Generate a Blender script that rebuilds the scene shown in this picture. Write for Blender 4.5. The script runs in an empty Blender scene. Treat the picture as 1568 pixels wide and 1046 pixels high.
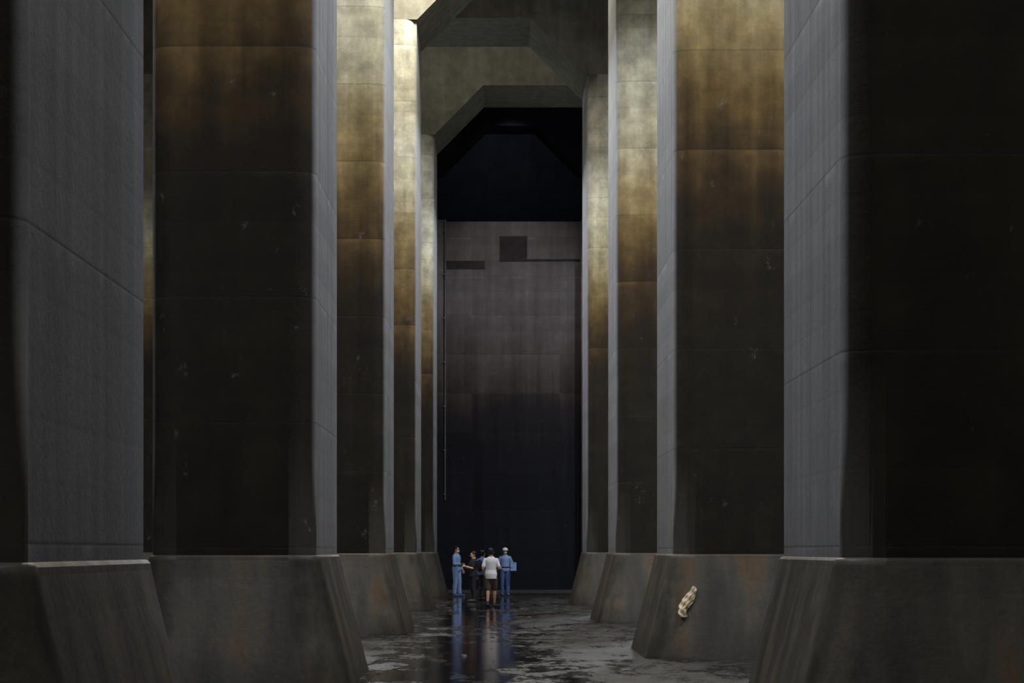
import bpy, bmesh, math, random
from mathutils import Vector, Matrix
random.seed(7)
sc = bpy.context.scene
col = sc.collection
sc.view_settings.view_transform = 'Standard'
sc.view_settings.look = 'None'
ZOOM, CXP, CYP = 1.0, 784, 523

# ------------------------------------------------------------------ helpers
def link(o, parent=None):
    col.objects.link(o)
    if parent: o.parent = parent
    return o
def mesh_obj(name, bm, mats, parent=None, smooth=False):
    me = bpy.data.meshes.new(name)
    bmesh.ops.recalc_face_normals(bm, faces=bm.faces)
    bm.to_mesh(me); bm.free()
    for m in (mats if isinstance(mats, (list, tuple)) else [mats]): me.materials.append(m)
    if smooth:
        for p in me.polygons: p.use_smooth = True
    return link(bpy.data.objects.new(name, me), parent)
def box(bm, x0, x1, y0, y1, z0, z1, mi=0):
    vs = [bm.verts.new(p) for p in [(x0,y0,z0),(x1,y0,z0),(x1,y1,z0),(x0,y1,z0),(x0,y0,z1),(x1,y0,z1),(x1,y1,z1),(x0,y1,z1)]]
    for f in [(0,3,2,1),(4,5,6,7),(0,1,5,4),(1,2,6,5),(2,3,7,6),(3,0,4,7)]:
        bm.faces.new([vs[i] for i in f]).material_index = mi
class NT:
    def __init__(s, name):
        s.m = bpy.data.materials.new(name); s.m.use_nodes = True
        s.t = s.m.node_tree; s.n = s.t.nodes; s.l = s.t.links
        s.b = s.n['Principled BSDF']
    def put(s, sock, v):
        if isinstance(v, bpy.types.NodeSocket): s.l.new(v, sock)
        elif v is not None:
            if sock.type == 'RGBA' and len(v) == 3: v = (*v, 1)
            sock.default_value = v
    def math(s, op, a, b=None, c=None, clamp=False):
        n = s.n.new('ShaderNodeMath'); n.operation = op; n.use_clamp = clamp
        for i, v in enumerate((a, b, c)):
            if v is not None: s.put(n.inputs[i], v)
        return n.outputs[0]
    def pos(s):
        n = s.n.new('ShaderNodeNewGeometry'); return n
    def sep(s, v):
        n = s.n.new('ShaderNodeSeparateXYZ'); s.l.new(v, n.inputs[0]); return n.outputs
    def scale(s, v, sc_):
        n = s.n.new('ShaderNodeMapping'); s.l.new(v, n.inputs[0]); n.inputs['Scale'].default_value = sc_; return n.outputs[0]
    def noise(s, v, sc_, det=4, rough=0.55, dist=0):
        n = s.n.new('ShaderNodeTexNoise'); s.l.new(v, n.inputs['Vector'])
        n.inputs['Scale'].default_value = sc_; n.inputs['Detail'].default_value = det
        n.inputs['Roughness'].default_value = rough; n.inputs['Distortion'].default_value = dist
        return n.outputs['Fac']
    def ramp(s, f, stops, interp='LINEAR'):
        n = s.n.new('ShaderNodeValToRGB'); s.l.new(f, n.inputs[0]); cr = n.color_ramp; cr.interpolation = interp
        while len(cr.elements) < len(stops): cr.elements.new(0.5)
        for e, (p, c) in zip(cr.elements, stops):
            e.position = p; e.color = (*c, 1) if len(c) == 3 else c
        return n.outputs[0]
    def mr(s, v, a, b, c=0.0, d=1.0, smooth=False):
        n = s.n.new('ShaderNodeMapRange'); s.l.new(v, n.inputs[0])
        if smooth: n.interpolation_type = 'SMOOTHSTEP'
        for i, q in enumerate((a, b, c, d)): n.inputs[i+1].default_value = q
        return n.outputs[0]
    def mix(s, f, a, b, blend='MIX'):
        n = s.n.new('ShaderNodeMix'); n.data_type = 'RGBA'; n.blend_type = blend
        s.put(n.inputs[0], f); s.put(n.inputs[6], a); s.put(n.inputs[7], b); return n.outputs[2]
    def bump(s, h, st, d=0.02):
        n = s.n.new('ShaderNodeBump'); s.l.new(h, n.inputs['Height'])
        n.inputs['Strength'].default_value = st; n.inputs['Distance'].default_value = d
        s.l.new(n.outputs[0], s.b.inputs['Normal']); return n
def g(v): return (v, v, v)
def plain(name, c, rough=0.7, spec=0.3, nscale=30, var=0.25, metal=0):
    t = NT(name); p = t.pos().outputs['Position']
    n = t.noise(p, nscale, 3)
    lo = tuple(x*(1-var) for x in c); hi = tuple(min(1, x*(1+var)) for x in c)
    t.put(t.b.inputs['Base Color'], t.ramp(n, [(0.3, lo), (0.7, hi)]))
    t.b.inputs['Roughness'].default_value = rough; t.b.inputs['Specular IOR Level'].default_value = spec
    t.b.inputs['Metallic'].default_value = metal
    return t.m

# ------------------------------------------------------------------ concrete with flood staining
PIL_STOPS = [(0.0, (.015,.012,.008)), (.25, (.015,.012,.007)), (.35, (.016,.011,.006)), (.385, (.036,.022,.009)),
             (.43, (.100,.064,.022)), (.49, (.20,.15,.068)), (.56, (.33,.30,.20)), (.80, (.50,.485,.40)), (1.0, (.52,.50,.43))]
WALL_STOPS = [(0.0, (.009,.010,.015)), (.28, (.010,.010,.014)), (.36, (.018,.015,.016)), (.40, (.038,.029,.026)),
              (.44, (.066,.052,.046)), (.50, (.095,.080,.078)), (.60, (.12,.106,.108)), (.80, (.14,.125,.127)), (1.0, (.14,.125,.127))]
def concrete(name, flank=True, tint=(1,1,1), seams=True, stops=PIL_STOPS, ba=1.0):
    t = NT(name); ge = t.pos(); P = ge.outputs['Position']
    x, y, z = t.sep(P)
    n1 = t.noise(P, 0.55, 5)
    drip = t.noise(t.scale(P, (3.0, 3.0, 0.18)), 1.0, 4)
    big = t.math('ADD', t.math('MULTIPLY', t.math('SUBTRACT', n1, 0.5), 1.2), t.math('MULTIPLY', t.math('SUBTRACT', drip, 0.5), 1.3))
    zs = t.math('SUBTRACT', z, .16)
    row = t.math('FLOOR', t.math('DIVIDE', zs, 1.52))
    wn = t.n.new('ShaderNodeTexWhiteNoise'); wn.noise_dimensions = '2D'
    cb = t.n.new('ShaderNodeCombineXYZ'); t.l.new(row, cb.inputs[0])
    t.l.new(t.math('FLOOR', t.math('ADD', t.math('DIVIDE', x, 3.4), 0.3)), cb.inputs[1]); t.l.new(cb.outputs[0], wn.inputs['Vector'])
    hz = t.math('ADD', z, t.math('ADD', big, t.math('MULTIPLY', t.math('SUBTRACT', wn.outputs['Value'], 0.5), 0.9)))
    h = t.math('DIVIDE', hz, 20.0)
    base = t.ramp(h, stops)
    base = t.mix(1.0, base, t.ramp(wn.outputs['Value'], [(0, g(.88)), (1, g(1.12))]), 'MULTIPLY')
    blot = t.noise(P, 2.2, 8, .65)
    base = t.mix(1.0, base, t.ramp(blot, [(0.25, g(1-.5*ba)), (.5, g(.95)), (.75, g(1+.5*ba))]), 'MULTIPLY')
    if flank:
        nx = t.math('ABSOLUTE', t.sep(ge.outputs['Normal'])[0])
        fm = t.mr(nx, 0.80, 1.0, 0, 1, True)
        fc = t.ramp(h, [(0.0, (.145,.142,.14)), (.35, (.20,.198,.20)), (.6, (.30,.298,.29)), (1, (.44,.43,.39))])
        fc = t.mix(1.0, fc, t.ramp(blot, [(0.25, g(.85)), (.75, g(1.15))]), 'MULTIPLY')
        base = t.mix(fm, base, fc)  # flat sides paler by normal: bare of stain, plus grazing light put into colour
    base = t.mix(1.0, base, t.ramp(drip, [(0.3, g(.80)), (.7, g(1.14))]), 'MULTIPLY')
    if seams:
        fr = t.math('FRACT', t.math('DIVIDE', zs, 1.52))
        d = t.math('MINIMUM', fr, t.math('SUBTRACT', 1.0, fr))
        seam = t.mr(d, 0.0, 0.010)
        frb = t.math('FRACT', t.math('DIVIDE', zs, 0.304)); db = t.math('MINIMUM', frb, t.math('SUBTRACT', 1.0, frb))
        board = t.mr(db, 0.0, 0.10)
        base = t.mix(t.math('MULTIPLY', t.math('SUBTRACT', 1.0, seam), 0.33), base, g(.02))
        base = t.mix(t.math('MULTIPLY', t.math('SUBTRACT', 1.0, board), 0.05), base, g(.02))
        bloom = t.math('MULTIPLY', t.mr(fr, .93, .98), t.mr(t.noise(P, 1.3, 5), .5, .68, 0, .35))
        base = t.mix(bloom, base, t.mix(1.0, base, g(2.4), 'MULTIPLY'))
        rowv = t.n.new('ShaderNodeTexWhiteNoise'); rowv.noise_dimensions = '1D'
        t.l.new(t.math('FLOOR', t.math('DIVIDE', zs, 0.304)), rowv.inputs['W'])
        base = t.mix(1.0, base, t.ramp(rowv.outputs['Value'], [(0, g(.92)), (1, g(1.08))]), 'MULTIPLY')
    fl = t.noise(t.scale(P, (1, 1, .8)), 3.5, 6, .7)
    base = t.mix(t.mr(fl, 0.64, 0.78, 0, .5), base, g(.20))
    base = t.mix(1.0, base, tint, 'MULTIPLY')
    t.put(t.b.inputs['Base Color'], base)
    t.put(t.b.inputs['Roughness'], t.ramp(blot, [(0.3, g(.75)), (.7, g(.92))]))
    t.b.inputs['Specular IOR Level'].default_value = 0.18
    hh = t.math('ADD', t.math('MULTIPLY', blot, 0.8), t.noise(P, 14, 5, .7))
    if seams: hh = t.math('ADD', hh, t.math('ADD', t.math('MULTIPLY', seam, .25), t.math('MULTIPLY', board, .08)))
    t.bump(hh, 0.35, 0.02)
    return t.m
def plinth_mat():
    t = NT('wet_plinth_concrete'); ge = t.pos(); P = ge.outputs['Position']; x, y, z = t.sep(P)
    st = t.noise(t.scale(P, (1.8, 1.8, .15)), 1.0, 4, .55)
    bl = t.noise(P, 3.0, 6, .65)
    c = t.ramp(st, [(0.28, (.022,.018,.013)), (.46, (.046,.039,.028)), (.56, (.070,.058,.041)), (.64, (.092,.059,.031)), (.70, (.07,.040,.020)), (.8, (.06,.052,.040))])
    c = t.mix(1.0, c, t.ramp(bl, [(.25, g(.65)), (.75, g(1.3))]), 'MULTIPLY')
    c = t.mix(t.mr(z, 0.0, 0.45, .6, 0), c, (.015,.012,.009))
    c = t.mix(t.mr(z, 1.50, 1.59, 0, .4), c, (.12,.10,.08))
    t.put(t.b.inputs['Base Color'], c)
    t.put(t.b.inputs['Roughness'], t.ramp(bl, [(.3, g(.42)), (.7, g(.65))]))
    t.b.inputs['Specular IOR Level'].default_value = 0.3
    t.bump(t.math('ADD', bl, t.noise(P, 12, 4)), 0.2, 0.02)
    return t.m
def floor_mat():
    t = NT('wet_mud_floor'); P = t.pos().outputs['Position']; x, y, z = t.sep(P)
    n = t.noise(t.scale(P, (1, .22, 1)), 0.5, 6, .62, .4)
    fine = t.noise(t.scale(P, (1, .30, 1)), 6.0, 9, .78)
    mid = t.noise(t.scale(P, (1, .25, 1)), 1.6, 6, .65)
    wetx = t.mr(t.math('ABSOLUTE', t.math('ADD', x, 0.55)), 0.3, 1.9, -.075, .075)
    n2 = t.math('ADD', t.math('ADD', t.math('MULTIPLY', n, .45), t.math('MULTIPLY', mid, .55)), wetx)
    n2 = t.math('ADD', n2, t.math('MULTIPLY', t.math('SUBTRACT', fine, .5), .22))
    m = t.mr(n2, .46, .58, 0, 1, True)                       # 0 water film, 1 mud
    rim = t.mr(t.math('ABSOLUTE', t.math('SUBTRACT', n2, .51)), 0.0, .04, 1, 0)
    mud = t.ramp(fine, [(.3, (.010,.009,.007)), (.46, (.024,.021,.017)), (.56, (.046,.041,.034)), (.64, (.12,.112,.10)), (.76, (.26,.25,.23))])
    mud = t.mix(1.0, mud, t.ramp(mid, [(.35, g(.5)), (.65, g(1.3))]), 'MULTIPLY')
    c = t.mix(m, (.018,.013,.009), mud)
    foam = t.math('MULTIPLY', rim, t.mr(fine, .52, .62, 0, .9))
    c = t.mix(foam, c, (.33,.32,.30))
    t.put(t.b.inputs['Base Color'], c)
    t.put(t.b.inputs['Roughness'], t.math('ADD', t.math('MULTIPLY', m, t.mr(fine, .35, .6, .22, .55)), .035))
    t.b.inputs['Specular IOR Level'].default_value = 0.32
    hh = t.math('ADD', t.math('MULTIPLY', m, t.math('ADD', t.math('MULTIPLY', fine, 2.0), mid)), t.math('MULTIPLY', fine, .015))
    t.bump(hh, .9, 0.08)
    return t.m
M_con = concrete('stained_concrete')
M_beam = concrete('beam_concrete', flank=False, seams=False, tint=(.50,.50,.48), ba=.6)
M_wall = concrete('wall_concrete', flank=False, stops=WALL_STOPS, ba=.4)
M_plinth = plinth_mat()
M_floor = floor_mat()
M_dark = plain('shade_dark_concrete', (.016,.018,.026), .9, .1, 1.5)  # unlit recess and end beam: shade and haze put into this colour
M_seam = plain('patch_dark', (.035,.030,.034), .9, .1, 3)
M_patch = plain('patch_light', (.075,.065,.066), .9, .1, 3)
M_pipe = plain('galvanised_pipe', (.11,.10,.10), .7, .2, 6)
M_mudlump = plain('mud_lump', (.03,.026,.022), .6, .4, 8)

# ------------------------------------------------------------------ room shell
FX0, FX1, FY0, FY1 = -25.0, 25.0, -22.0, 122.0
ZC = 20.2
bm = bmesh.new(); box(bm, FX0-1, FX1+1, FY0-1, FY1+9, -0.5, 0); mesh_obj('floor', bm, M_floor)
bm = bmesh.new(); box(bm, FX0-1, FX1+1, FY0-1, FY1+9, ZC, ZC+.6); mesh_obj('ceiling', bm, M_beam)
bm = bmesh.new(); box(bm, FX0-1, FX0, FY0, FY1+8, 0, ZC); mesh_obj('wall_left', bm, M_wall)
bm = bmesh.new(); box(bm, FX1, FX1+1, FY0, FY1+8, 0, ZC); mesh_obj('wall_right', bm, M_wall)
bm = bmesh.new(); box(bm, FX0, FX1, FY0-1, FY0, 0, ZC); mesh_obj('wall_back', bm, M_wall)
bm = bmesh.new()
ZL = 14.45
box(bm, FX0, FX1, FY1, FY1+8, 0, ZL, 0)
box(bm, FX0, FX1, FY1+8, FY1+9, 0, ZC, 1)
box(bm, FX0, FX1, FY1-.35, FY1, 0, .12, 2)
for a, b in ((-4.1, -2.02), (3.2, 4.9)):
    box(bm, a, b, FY1-.7, FY1, 0, ZL, 0)
mesh_obj('wall_end', bm, [M_wall, M_dark, M_patch])
bm = bmesh.new()
box(bm, .05, 1.12, FY1-.03, FY1, 12.92, 13.88, 0)
box(bm, -2.02, -.52, FY1-.03, FY1, 12.62, 12.92, 0)
box(bm, 1.12, 3.2, FY1-.03, FY1, 12.92, 12.99, 0)
mesh_obj('trim_1', bm, [M_seam])
bm = bmesh.new()
bmesh.ops.create_cone(bm, cap_ends=True, segments=12, radius1=.028, radius2=.028, depth=ZL-3.6, matrix=Matrix.Translation((-2.06, FY1-.735, (ZL+3.6)/2)))
for k in range(7):
    box(bm, -2.11, -2.02, FY1-.77, FY1-.7, 3.8+k*1.7, 3.86+k*1.7)
mesh_obj('wall_conduit_pipe', bm, M_pipe)

# ------------------------------------------------------------------ pillars
FLAT, R, CR, PH, SH = 4.8, 1.0, 0.32, 1.59, 16.05
def outline(o, seg=8):
    pts = []; r = CR+o; cx, cy = R-CR, FLAT/2
    for q, (sx, sy) in enumerate(((1, 1), (-1, 1), (-1, -1), (1, -1))):
        for i in range(seg+1):
            a = math.pi/2*q+math.pi/2*i/seg
            pts.append((sx*cx+r*math.cos(a), sy*cy+r*math.sin(a)))
    return pts
def pillar_mesh():
    bm = bmesh.new(); rings = []
    prof = [(.44, -.05), (.44, .0), (.425, .06)]
    for i in range(1, 8):
        f = i/8; prof.append((.425+(.05-.425)*f, .06+(PH-.09-.06)*f))
    prof += [(.05, PH-.06), (.045, PH-.02), (.025, PH), (0, PH+.004)]
    npl = len(prof)
    z = PH+.004
    while z < SH:
        z = min(SH, z+1.52); prof.append((0, z))
    for r, z in prof:
        rings.append([bm.verts.new((x, y, z)) for x, y in outline(r)])
    for k in range(len(rings)-1):
        a, b = rings[k], rings[k+1]
        for i in range(len(a)):
            j = (i+1) % len(a)
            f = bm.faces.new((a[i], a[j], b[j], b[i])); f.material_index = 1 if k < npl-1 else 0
            f.smooth = (i % 9) != 8
    bm.faces.new(rings[0]); bm.faces.new(rings[-1])
    bmesh.ops.recalc_face_normals(bm, faces=bm.faces)
    me = bpy.data.meshes.new('concrete_pillar'); bm.to_mesh(me); bm.free()
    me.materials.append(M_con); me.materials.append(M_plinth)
    return me
PM = pillar_mesh()
SP = 23.5
XL, XR = -3.22, 3.68
LY = [19.6-FLAT/2+SP*k for k in range(-1, 5)]
RY = [29.4-FLAT/2+SP*k for k in range(-1, 4)]
rowsA = [-16.9, XL, 10.6]; rowsB = [-10.07, XR, 17.5]
for xs, ys in ((rowsA, LY), (rowsB, RY)):
    for x in xs:
        for y in ys:
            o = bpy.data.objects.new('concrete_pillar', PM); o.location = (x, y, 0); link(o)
H = 1.70
def beam(xs, y0, y1, mat):
    bm = bmesh.new(); zt = ZC
    prof = [(FX0, SH+H)]
    for c in sorted(xs):
        prof += [(c-R-H, SH+H), (c-R-.02, SH), (c+R+.02, SH), (c+R+H, SH+H)]
    prof += [(FX1, SH+H), (FX1, zt), (FX0, zt)]
    a = [bm.verts.new((x, y0, z)) for x, z in prof]; b = [bm.verts.new((x, y1, z)) for x, z in prof]
    bm.faces.new(a); bm.faces.new(b[::-1])
    for i in range(len(a)):
        j = (i+1) % len(a); bm.faces.new((a[i], b[i], b[j], a[j]))
    bmesh.ops.recalc_face_normals(bm, faces=bm.faces)
    mesh_obj('ceiling_beam', bm, mat)
for y in LY: beam(rowsA, y-FLAT/2-CR, y+FLAT/2+CR, M_beam)
for y in RY: beam(rowsB, y-FLAT/2-CR, y+FLAT/2+CR, M_beam)
beam([-10.2, -3.20, 4.1, 11.1], 118.8, FY1-.71, M_dark)  # end beam darkened by its material to look unlit

# ------------------------------------------------------------------ debris on the plinth
def lump(bm, c, s, seed, sub=3, amp=.25):
    rnd = random.Random(seed)
    r = bmesh.ops.create_icosphere(bm, subdivisions=sub, radius=1)
    ph = [rnd.uniform(0, 6) for _ in range(6)]
    for v in r['verts']:
        p = v.co.normalized()
        k = 1+amp*(math.sin(3*p.x+ph[0])*math.cos(4*p.y+ph[1])+.6*math.sin(7*p.z+ph[2]+3*p.x)+.3*math.sin(13*p.y+ph[3]))
        v.co = Vector((c[0]+p.x*k*s[0], c[1]+p.y*k*s[1], c[2]+p.z*k*s[2]))
M_foam = plain('torn_cloth', (.58,.47,.31), .8, .2, 12, .35)
def cloth_scrap():
    bm = bmesh.new(); nu, nv = 26, 34
    prof = [(0, -.085, .015), (.12, -.115, -.01), (.28, -.11, .02), (.42, -.095, .08), (.55, -.06, .115), (.68, -.01, .13), (.80, .045, .15), (.92, .085, .15), (1.0, .105, .125)]
    def at(f):
        for (a, l0, r0), (b, l1, r1) in zip(prof, prof[1:]):
            if f <= b: k = (f-a)/(b-a); return l0+(l1-l0)*k, r0+(r1-r0)*k
        return prof[-1][1:]
    rows = []
    for j in range(nv+1):
        f = j/nv; l, r = at(f); z = .64+.46*f; row = []
        ysurf = 50.5-2.4-CR-(.425-.235*z/1.0)
        for i in range(nu+1):
            u = i/nu; x = 2.85+l+(r-l)*u+.006*math.sin(31*f+5*u)
            fold = .022*math.sin(9*u+7*f)+.014*math.sin(19*u-11*f+1)+.012*math.sin(27*f+4*u)
            bulge = .045*math.sin(math.pi*u)*(0.5+math.sin(math.pi*f)*.8)
            row.append(bm.verts.new((x, ysurf-.035-bulge-fold, z)))
        rows.append(row)
    for j in range(nv):
        for i in range(nu): bm.faces.new((rows[j][i], rows[j][i+1], rows[j+1][i+1], rows[j+1][i]))
    o = mesh_obj('torn_cloth_scrap', bm, M_foam, smooth=True)
    s = o.modifiers.new('thick', 'SOLIDIFY'); s.thickness = .025; s.offset = 0
cloth_scrap()
bm = bmesh.new()
rr = random.Random(11)
for i in range(40):
    yy = rr.uniform(34, 100); xx = rr.choice([rr.uniform(-1.7, 2.3), rr.uniform(.9, 2.3)])
    s = rr.uniform(.02, .06)
    lump(bm, (xx, yy, .0), (s*1.6, s*2, s*.5), i, 2)
mesh_obj('mud_clumps', bm, M_mudlump, smooth=True)

# ------------------------------------------------------------------ people
def remesh_obj(name, bm, mat, vox, parent, smooth_it=3):
    me = bpy.data.meshes.new(name); bmesh.ops.recalc_face_normals(bm, faces=bm.faces); bm.to_mesh(me); bm.free()
    o = bpy.data.objects.new(name, me); col.objects.link(o)
    r = o.modifiers.new('r', 'REMESH'); r.mode = 'VOXEL'; r.voxel_size = vox
    s = o.modifiers.new('s', 'SMOOTH'); s.factor = .5; s.iterations = smooth_it
    dg = bpy.context.evaluated_depsgraph_get(); ev = o.evaluated_get(dg)
    nm = bpy.data.meshes.new_from_object(ev)
    o.modifiers.clear(); o.data = nm; nm.materials.clear(); nm.materials.append(mat)
    for p in nm.polygons: p.use_smooth = True
    o.parent = parent
    return o
def ball(bm, c, r, sub=2):
    if not isinstance(r, (tuple, list)): r = (r, r, r)
    res = bmesh.ops.create_icosphere(bm, subdivisions=sub, radius=1)
    for v in res['verts']: v.co = Vector((c[0]+v.co.x*r[0], c[1]+v.co.y*r[1], c[2]+v.co.z*r[2]))
def limb(bm, pts, rad, seg=12):
    pts = [Vector(p) for p in pts]
    for p, r in zip(pts, rad): ball(bm, p, r)
    for i in range(len(pts)-1):
        a, b = pts[i], pts[i+1]; d = b-a
        if d.length < 1e-5: continue
        q = d.to_track_quat('Z', 'Y').to_matrix().to_4x4()
        bmesh.ops.create_cone(bm, cap_ends=True, segments=seg, radius1=rad[i], radius2=rad[i+1], depth=d.length, matrix=Matrix.Translation((a+b)/2) @ q)
def loft(bm, rings, seg=24):
    R_ = []
    for z, w, d, yo in rings:
        R_.append([bm.verts.new((w*math.cos(2*math.pi*i/seg), yo+d*math.sin(2*math.pi*i/seg), z)) for i in range(seg)])
    for k in range(len(R_)-1):
        for i in range(seg):
            j = (i+1) % seg; bm.faces.new((R_[k][i], R_[k][j], R_[k+1][j], R_[k+1][i]))
    bm.faces.new(R_[0][::-1]); bm.faces.new(R_[-1])
TORSO = [(.84,.13,.09,.0),(.90,.160,.115,.012),(.97,.163,.118,.012),(1.08,.142,.10,-.004),(1.2,.150,.108,-.004),(1.32,.165,.115,.0),(1.38,.160,.10,.004),(1.42,.125,.085,.006),(1.465,.068,.064,.008),(1.54,.056,.058,.0)]
def hand(bm, w, d, n, curl, side):
    d = d.normalized(); n = (n - d*n.dot(d)).normalized(); s = d.cross(n)*side
    for a in (-.028, -.010, .010, .028):
        limb(bm, [w+s*a*.7, w+d*.085+s*a], [.015, .013], 8)
    for a, L, c in ((-.031, .060, 1.15), (-.010, .072, 1.0), (.011, .078, .95), (.031, .070, 1.0)):
        p = w+d*.085+s*a; dd = d.copy(); pts = [p]; rr_ = [.0095, .009, .0085, .0075]
        for k, seg in enumerate((.45, .32, .23)):
            ang = curl*c*(.5+.35*k)
            dd = (dd*math.cos(ang)+n*math.sin(ang)).normalized()
            p = p+dd*L*seg*1.05; pts.append(p)
        limb(bm, pts, rr_, 8)
    t0 = w+d*.03+s*.03
    limb(bm, [t0, t0+d*.025+s*.028+n*.012, t0+d*.055+s*.034+n*.026], [.013, .011, .009], 8)
def person(name, loc, yaw, height, P):
    root = bpy.data.objects.new(name, None); root.empty_display_size = .3; link(root)
    sk = P['skin']
    J = {}
    for s, k in ((-1, 'R'), (1, 'L')):
        J[k] = dict(hip=Vector((s*.09, 0, .90)), knee=Vector((s*.10, -.015, .49)), ank=Vector((s*.105, .02, .085)),
                    sho=Vector((s*.165, .005, 1.375)), elb=Vector((s*.215, .03, 1.10)), wri=Vector((s*.24, -.03, .87)))
        for q, v in P.get(k, {}).items():
            if q in J[k]: J[k][q] = Vector(v)
    bm = bmesh.new(); loft(bm, TORSO)
    for k in 'RL':
        j = J[k]; th = (j['hip']+j['knee'])/2; ca = j['knee'].lerp(j['ank'], .3)+Vector((0, .018, 0))
        limb(bm, [j['hip'], th, j['knee'], ca, j['ank']], [.088, .074, .052, .055, .035])
        limb(bm, [j['sho'], j['sho'].lerp(j['elb'], .45), j['elb'], j['elb'].lerp(j['wri'], .3), j['wri']], [.048, .043, .036, .037, .025])
    remesh_obj('body', bm, sk, .011, root, 3)
    for k, sd in (('R', -1), ('L', 1)):
        j = J[k]; bm = bmesh.new(); d = (j['wri']-j['elb']).normalized()
        n = Vector(P.get(k, {}).get('palm', (-.9 if k == 'L' else .9, 0, 0)))
        hand(bm, j['wri'], d, n, P.get(k, {}).get('curl', .45), sd)
        remesh_obj('hand_'+k, bm, sk, .005, root, 1)
    bm = bmesh.new(); up = P.get('boots', False)
    for k in 'RL':
        j = J[k]; a = j['ank']; fd = Vector(P.get(k, {}).get('foot', (0, -1, 0))).normalized()
        toe = a+fd*.175; heel = a-fd*.045; toe.z = a.z-.047+fd.z*.03; heel.z = a.z-.045
        limb(bm, [heel, a+fd*.06+Vector((0, 0, -.045)), toe], [.040, .045, .038])
        limb(bm, [a+Vector((0, 0, .16 if up else .02)), a+Vector((0, 0, -.02)), a+fd*.08+Vector((0, 0, -.035))], [.058 if up else .045, .048, .042])
    remesh_obj('shoes', bm, P['shoe'], .009, root, 2)
    bm = bmesh.new(); e = P.get('loose', .018)
    loft(bm, [(z, w+.012, d+.012, yo) for z, w, d, yo in TORSO[:4]])
    for k in 'RL':
        j = J[k]; th = (j['hip']+j['knee'])/2; ca = j['knee'].lerp(j['ank'], .3)+Vector((0, .014, 0))
        if P['lower'] == 'shorts':
            kk = j['hip'].lerp(j['knee'], .88)
            limb(bm, [j['hip'], th, kk], [.104, .10, .088])
        else:
            en = j['knee'].lerp(j['ank'], .92)
            limb(bm, [j['hip'], th, j['knee'], ca, en], [.10, .074+e, .056+e, .056+e, .042+e])
    remesh_obj('trousers' if P['lower'] != 'shorts' else 'shorts', bm, P['lowmat'], .012, root, 2)
    bm = bmesh.new()
    hem = P.get('hem', .86)
    rr_ = [(hem, .178, .135, .006)]+[(z, w+e*.8, d+e*.9, yo) for z, w, d, yo in TORSO if z > hem+.03 and z < 1.45]+[(1.472, .078, .075, .008)]
    loft(bm, rr_)
    for k in 'RL':
        j = J[k]; m_ = j['sho'].lerp(j['elb'], .45)
        if P['sleeve'] == 'short':
            limb(bm, [j['sho'], m_, j['sho'].lerp(j['elb'], .72)], [.058, .058, .058])
        else:
            limb(bm, [j['sho'], m_, j['elb'], j['elb'].lerp(j['wri'], .92)], [.060, .042+e*.8, .038+e*.8, .028+e*.8])
    remesh_obj('shirt', bm, P['upmat'], .011, root, 2)
    if P.get('belt'):
        bm = bmesh.new(); loft(bm, [(1.0, .176, .130, .004), (1.045, .172, .126, 0)]); mesh_obj('belt', bm, P['belt'], root)
    hd = bpy.data.objects.new('head', None); link(hd, root); hd.location = (0, -.005+P.get('hfwd', 0), 1.60)
    hd.rotation_euler = (P.get('hpitch', 0), 0, P.get('hyaw', 0))
    bm = bmesh.new()
    ball(bm, (0, .012, .02), (.077, .095, .095), 3); ball(bm, (0, -.025, -.045), (.056, .062, .062), 3)
    ball(bm, (0, -.055, -.082), (.026, .024, .022)); limb(bm, [(0, -.082, .012), (0, -.102, -.022)], [.009, .014])
    ball(bm, (0, -.078, .032), (.05, .014, .012)); ball(bm, (0, -.079, -.052), (.024, .012, .010))
    for s in (-1, 1): ball(bm, (s*.078, .012, -.005), (.010, .020, .032)); ball(bm, (s*.042, -.062, -.022), (.022, .02, .018))
    limb(bm, [(0, .02, -.04), (0, .02, -.13)], [.055, .053])
    remesh_obj('face', bm, sk, .006, hd, 2)
    bm = bmesh.new()
    for s in (-1, 1): ball(bm, (s*.031, -.083, .008), (.012, .007, .007))
    mesh_obj('eyes', bm, M_eye, hd, True)
    bm = bmesh.new(); ball(bm, (0, -.090, -.054), (.021, .006, .005)); mesh_obj('mouth', bm, M_lip, hd, True)
    bm = bmesh.new()
    ball(bm, (0, .028, .038), (.086, .098, .092), 3); ball(bm, (0, .052, -.01), (.076, .068, .078), 3)
    if P.get('longhair'): limb(bm, [(0, .07, 0), (0, .10, -.10)], [.05, .04])
    remesh_obj('hair', bm, M_hair, .008, hd, 1)
    if P.get('mask'):
        bm = bmesh.new(); ball(bm, (0, -.050, -.048), (.062, .062, .050), 3); remesh_obj('face_mask', bm, M_white, .006, hd, 1)
    if P.get('helmet'):
        bm = bmesh.new(); res = bmesh.ops.create_uvsphere(bm, u_segments=28, v_segments=16, radius=1)
        bmesh.ops.delete(bm, geom=[v for v in bm.verts if v.co.z < -.02], context='VERTS')
        for v in bm.verts: v.co = Vector((v.co.x*.104, v.co.y*.122+.012, v.co.z*.098+.042))
        ring = []
        for i in range(28):
            a = 2*math.pi*i/28; k = 1+.10+(.28*max(0, -math.sin(a))**2)
            ring.append((bm.verts.new((.100*math.cos(a), .118*math.sin(a)+.012, .044)), bm.verts.new((.104*1.1*math.cos(a), .122*k*math.sin(a)+.012, .034)), bm.verts.new((.10*math.cos(a), .118*math.sin(a)+.012, .032))))
        for i in range(28):
            j = (i+1) % 28
            for q in (0, 1): bm.faces.new((ring[i][q], ring[j][q], ring[j][q+1], ring[i][q+1]))
        mesh_obj('cap', bm, P['helmet'], hd, True)
    for item in P.get('items', []):
        item(root)
    s = height/1.72
    root.location = loc; root.rotation_euler = (0, 0, yaw); root.scale = (s, s, s)
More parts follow.
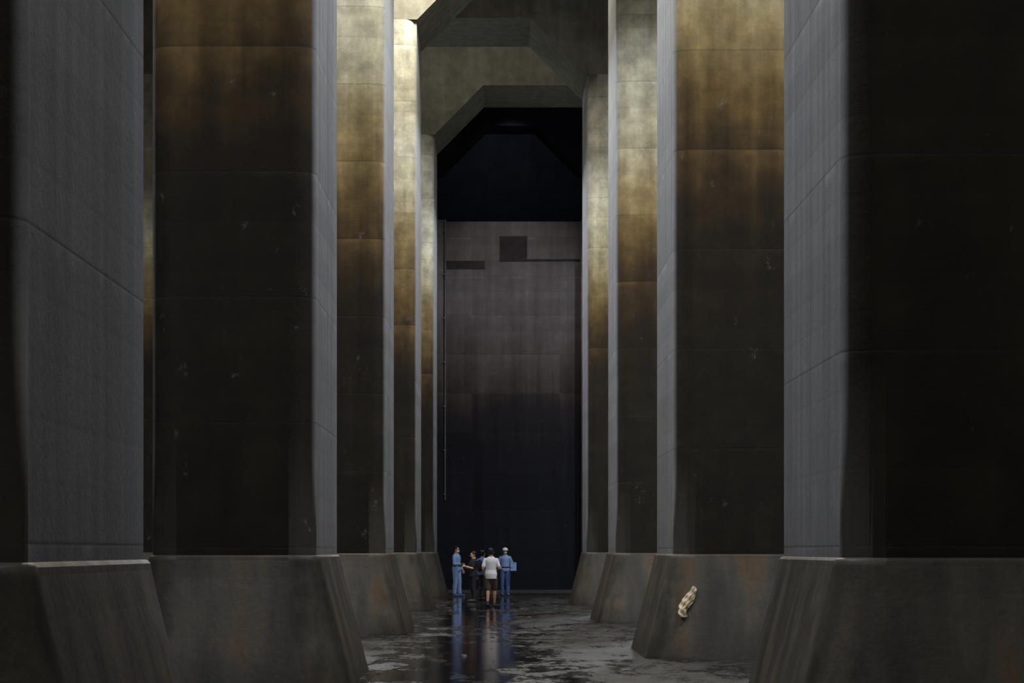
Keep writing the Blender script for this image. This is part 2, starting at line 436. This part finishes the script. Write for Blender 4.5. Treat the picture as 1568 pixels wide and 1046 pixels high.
    return root
M_eye = plain('eye', (.03,.02,.02), .3, .5)
M_lip = plain('lip', (.35,.13,.11), .5, .3)
M_hair = plain('hair', (.012,.010,.009), .6, .3, 60)
M_white = plain('white_cloth', (.75,.77,.80), .8, .2)
M_skin = plain('skin', (.50,.29,.19), .5, .3)
M_skin2 = plain('skin_tan', (.40,.22,.14), .5, .3)
M_blue = plain('blue_workwear', (.26,.38,.66), .8, .2, 8, .12)
M_blue2 = plain('navy_workwear', (.10,.17,.42), .8, .2, 8, .12)
M_black = plain('black_cloth', (.018,.018,.020), .9, .2)
M_greytee = plain('pale_tee', (.70,.71,.74), .85, .2, 6, .06)
M_short = plain('brown_shorts', (.09,.07,.06), .85, .2)
M_shoe = plain('dark_shoe', (.03,.03,.03), .6, .3)
M_boot = plain('rubber_boot', (.10,.15,.30), .5, .4)
M_bag = plain('camera_body', (.03,.03,.03), .4, .4)
def camera_item(c):
    def f(root):
        bm = bmesh.new(); box(bm, c[0]-.07, c[0]+.07, c[1]-.03, c[1]+.03, c[2]-.045, c[2]+.045)
        bmesh.ops.create_cone(bm, cap_ends=True, segments=16, radius1=.035, radius2=.04, depth=.10, matrix=Matrix.Translation((c[0], c[1]-.07, c[2])) @ Matrix.Rotation(math.pi/2, 4, 'X'))
        box(bm, c[0]-.025, c[0]+.025, c[1]-.025, c[1]+.025, c[2]+.045, c[2]+.07)
        bmesh.ops.bevel(bm, geom=bm.edges[:], offset=.004, segments=1)
        mesh_obj('camera', bm, M_bag, root)
    return f
def board_item(c, mat):
    def f(root):
        bm = bmesh.new(); box(bm, c[0]-.11, c[0]+.11, c[1]-.006, c[1]+.006, c[2]-.15, c[2]+.15)
        box(bm, c[0]-.04, c[0]+.04, c[1]-.018, c[1]-.004, c[2]+.12, c[2]+.155)
        mesh_obj('clipboard', bm, mat, root)
    return f
def pack_item():
    def f(root):
        bm = bmesh.new(); lump(bm, (0, .19, 1.2), (.13, .075, .20), 2, 3, .05)
        remesh_obj('shoulder_bag', bm, M_black, .012, root, 2)
    return f
person('worker_in_blue_coveralls', (-1.50, 112.5, 0), math.radians(62), 1.80, dict(skin=M_skin, shoe=M_boot, boots=True, lower='long', lowmat=M_blue, upmat=M_blue, sleeve='long', loose=.026, hem=.88,
    mask=True, hpitch=.12, belt=M_blue2, R=dict(elb=(-.22, -.03, 1.11), wri=(-.14, -.24, 1.10), palm=(1, 0, 0), curl=.7), L=dict(elb=(.22, .04, 1.10), wri=(.20, -.12, .91), knee=(.11, -.05, .49), ank=(.12, -.06, .085))))
person('visitor_in_black', (-.80, 100.5, 0), math.radians(-70), 1.62, dict(skin=M_skin, shoe=M_shoe, lower='long', lowmat=M_black, upmat=M_black, sleeve='short', loose=.016, hem=.86, hpitch=.15,
    R=dict(elb=(-.20, -.12, 1.15), wri=(-.08, -.33, 1.22), palm=(.6, 0, -.8), curl=.9), L=dict(elb=(.20, -.10, 1.14), wri=(.08, -.33, 1.22), palm=(-.6, 0, -.8), curl=.9),
    items=[camera_item((0, -.42, 1.24))]))
person('walking_man_in_pale_tshirt', (-.21, 91.5, 0), math.radians(176), 1.72, dict(skin=M_skin2, shoe=M_shoe, lower='shorts', lowmat=M_short, upmat=M_greytee, sleeve='short', loose=.024, hem=.82, hpitch=.12,
    R=dict(knee=(-.10, -.12, .51), ank=(-.085, -.13, .085), elb=(-.25, .06, 1.12), wri=(-.16, -.16, 1.08), palm=(1, 0, 0), curl=.8),
    L=dict(knee=(.09, .0, .49), ank=(.085, .20, .12), foot=(0, -1, -.5), elb=(.24, .07, 1.12), wri=(.21, -.10, .93), curl=.8)))
person('visitor_in_dark_blue', (-.52, 104.0, 0), math.radians(150), 1.66, dict(skin=M_skin, shoe=M_shoe, lower='long', lowmat=M_black, upmat=M_blue2, sleeve='short', loose=.018, hem=.86,
    R=dict(elb=(-.22, 0, 1.11), wri=(-.18, -.2, 1.05), curl=.7), items=[pack_item()]))
person('worker_with_face_mask', (.25, 114.5, 0), math.radians(8), 1.74, dict(skin=M_skin, shoe=M_boot, boots=True, lower='long', lowmat=M_blue2, upmat=M_blue, sleeve='long', loose=.022, hem=.88,
    mask=True, helmet=M_white, belt=M_black, R=dict(elb=(-.28, .05, 1.13), wri=(-.19, -.08, 1.0), palm=(1, 0, 0), curl=.8),
    L=dict(elb=(.28, .03, 1.12), wri=(.25, -.18, 1.06), palm=(-1, 0, 0), curl=1.0), items=[board_item((.26, -.28, 1.05), M_blue)]))

# ------------------------------------------------------------------ lights
def point(name, loc, e, c=(1,1,1), r=.5):
    l = bpy.data.lights.new(name, 'POINT'); l.energy = e; l.color = c; l.shadow_soft_size = r
    o = bpy.data.objects.new(name, l); o.location = loc; link(o); return o
def down(name, loc, e, c, r=.4, ang=172, tgt=None, blend=.15):
    l = bpy.data.lights.new(name, 'SPOT'); l.energy = e; l.color = c; l.shadow_soft_size = r; l.spot_size = math.radians(ang); l.spot_blend = blend
    o = bpy.data.objects.new(name, l); o.location = loc; link(o)
    if tgt: o.rotation_euler = (Vector(tgt)-Vector(loc)).to_track_quat('-Z', 'Y').to_euler()
    return o
COOL = (.84, .90, 1.0); WARM = (1.0, .94, .82)
for k, e in enumerate((1400, 4200, 4600, 4400, 3600)):
    down('flank_fill', (7.1, 15.3+SP*k, 14.5), e, COOL)  # added unseen source in the right aisle, brightens the left-row flanks
for k, e in enumerate((1000, 3900, 4400, 4600, 4200)):
    down('flank_fill', (-6.6, 4.8+SP*k, 14.5), e, COOL)  # same added fill from the left aisle, for the right-row flanks
for y, z, e in ((-8, 15, 1200), (10, 17, 900), (41.5, 17.3, 1300), (60, 18.6, 3000), (82, 18.6, 2800)):
    point('high_fill', (-.6, y, z), e, WARM, .3)  # added out-of-view fill for the pillar fronts along the corridor
point('high_fill', (-1.6, 103, 19.3), 180, WARM, .3)  # added fill hidden behind a beam, brightens the last left pillar
point('high_fill', (-9.4, 85.5, 18.2), 3600, WARM, .3)  # added fill above the view, brightens the outer left pillar
down('far_pillar_fill', (5.6, 80, 12.5), 15000, (.95, .98, 1), .2, 16, (-3.0, 108.4, 12.2), .8)  # added spot hidden behind the right row, brightens the last left pillar
down('people_fill', (-.3, 84, 18.9), 20000, (.95, .97, 1), .2, 24, (-.4, 103, .8), .8)  # added unseen spot to brighten the people
down('end_wall_fill', (.5, 116.8, 18.9), 1300, (1, .94, .92), .3, 62, (.5, 122, 10), 1.0)  # added spot hidden above the beams, lights the end wall only
point('recess_fill', (0, 126, 19.4), 120, (.8, .88, 1), .3)  # added hidden bluish fill, lifts the recess blacks in place of haze
w = bpy.data.worlds.new('world'); sc.world = w; w.use_nodes = True
w.node_tree.nodes['Background'].inputs[0].default_value = (.01, .012, .015, 1)

# ------------------------------------------------------------------ camera
cam = bpy.data.cameras.new('camera'); co = bpy.data.objects.new('camera', cam); link(co)
co.location = (0, 0, 1.65); co.rotation_euler = (math.pi/2, 0, 0)
cam.sensor_width = 36; cam.lens = 36*4800/1568*ZOOM
cam.shift_x = (CXP-763)*ZOOM/1568; cam.shift_y = (843-CYP)*ZOOM/1568
cam.clip_end = 500; cam.clip_start = .1
sc.camera = co
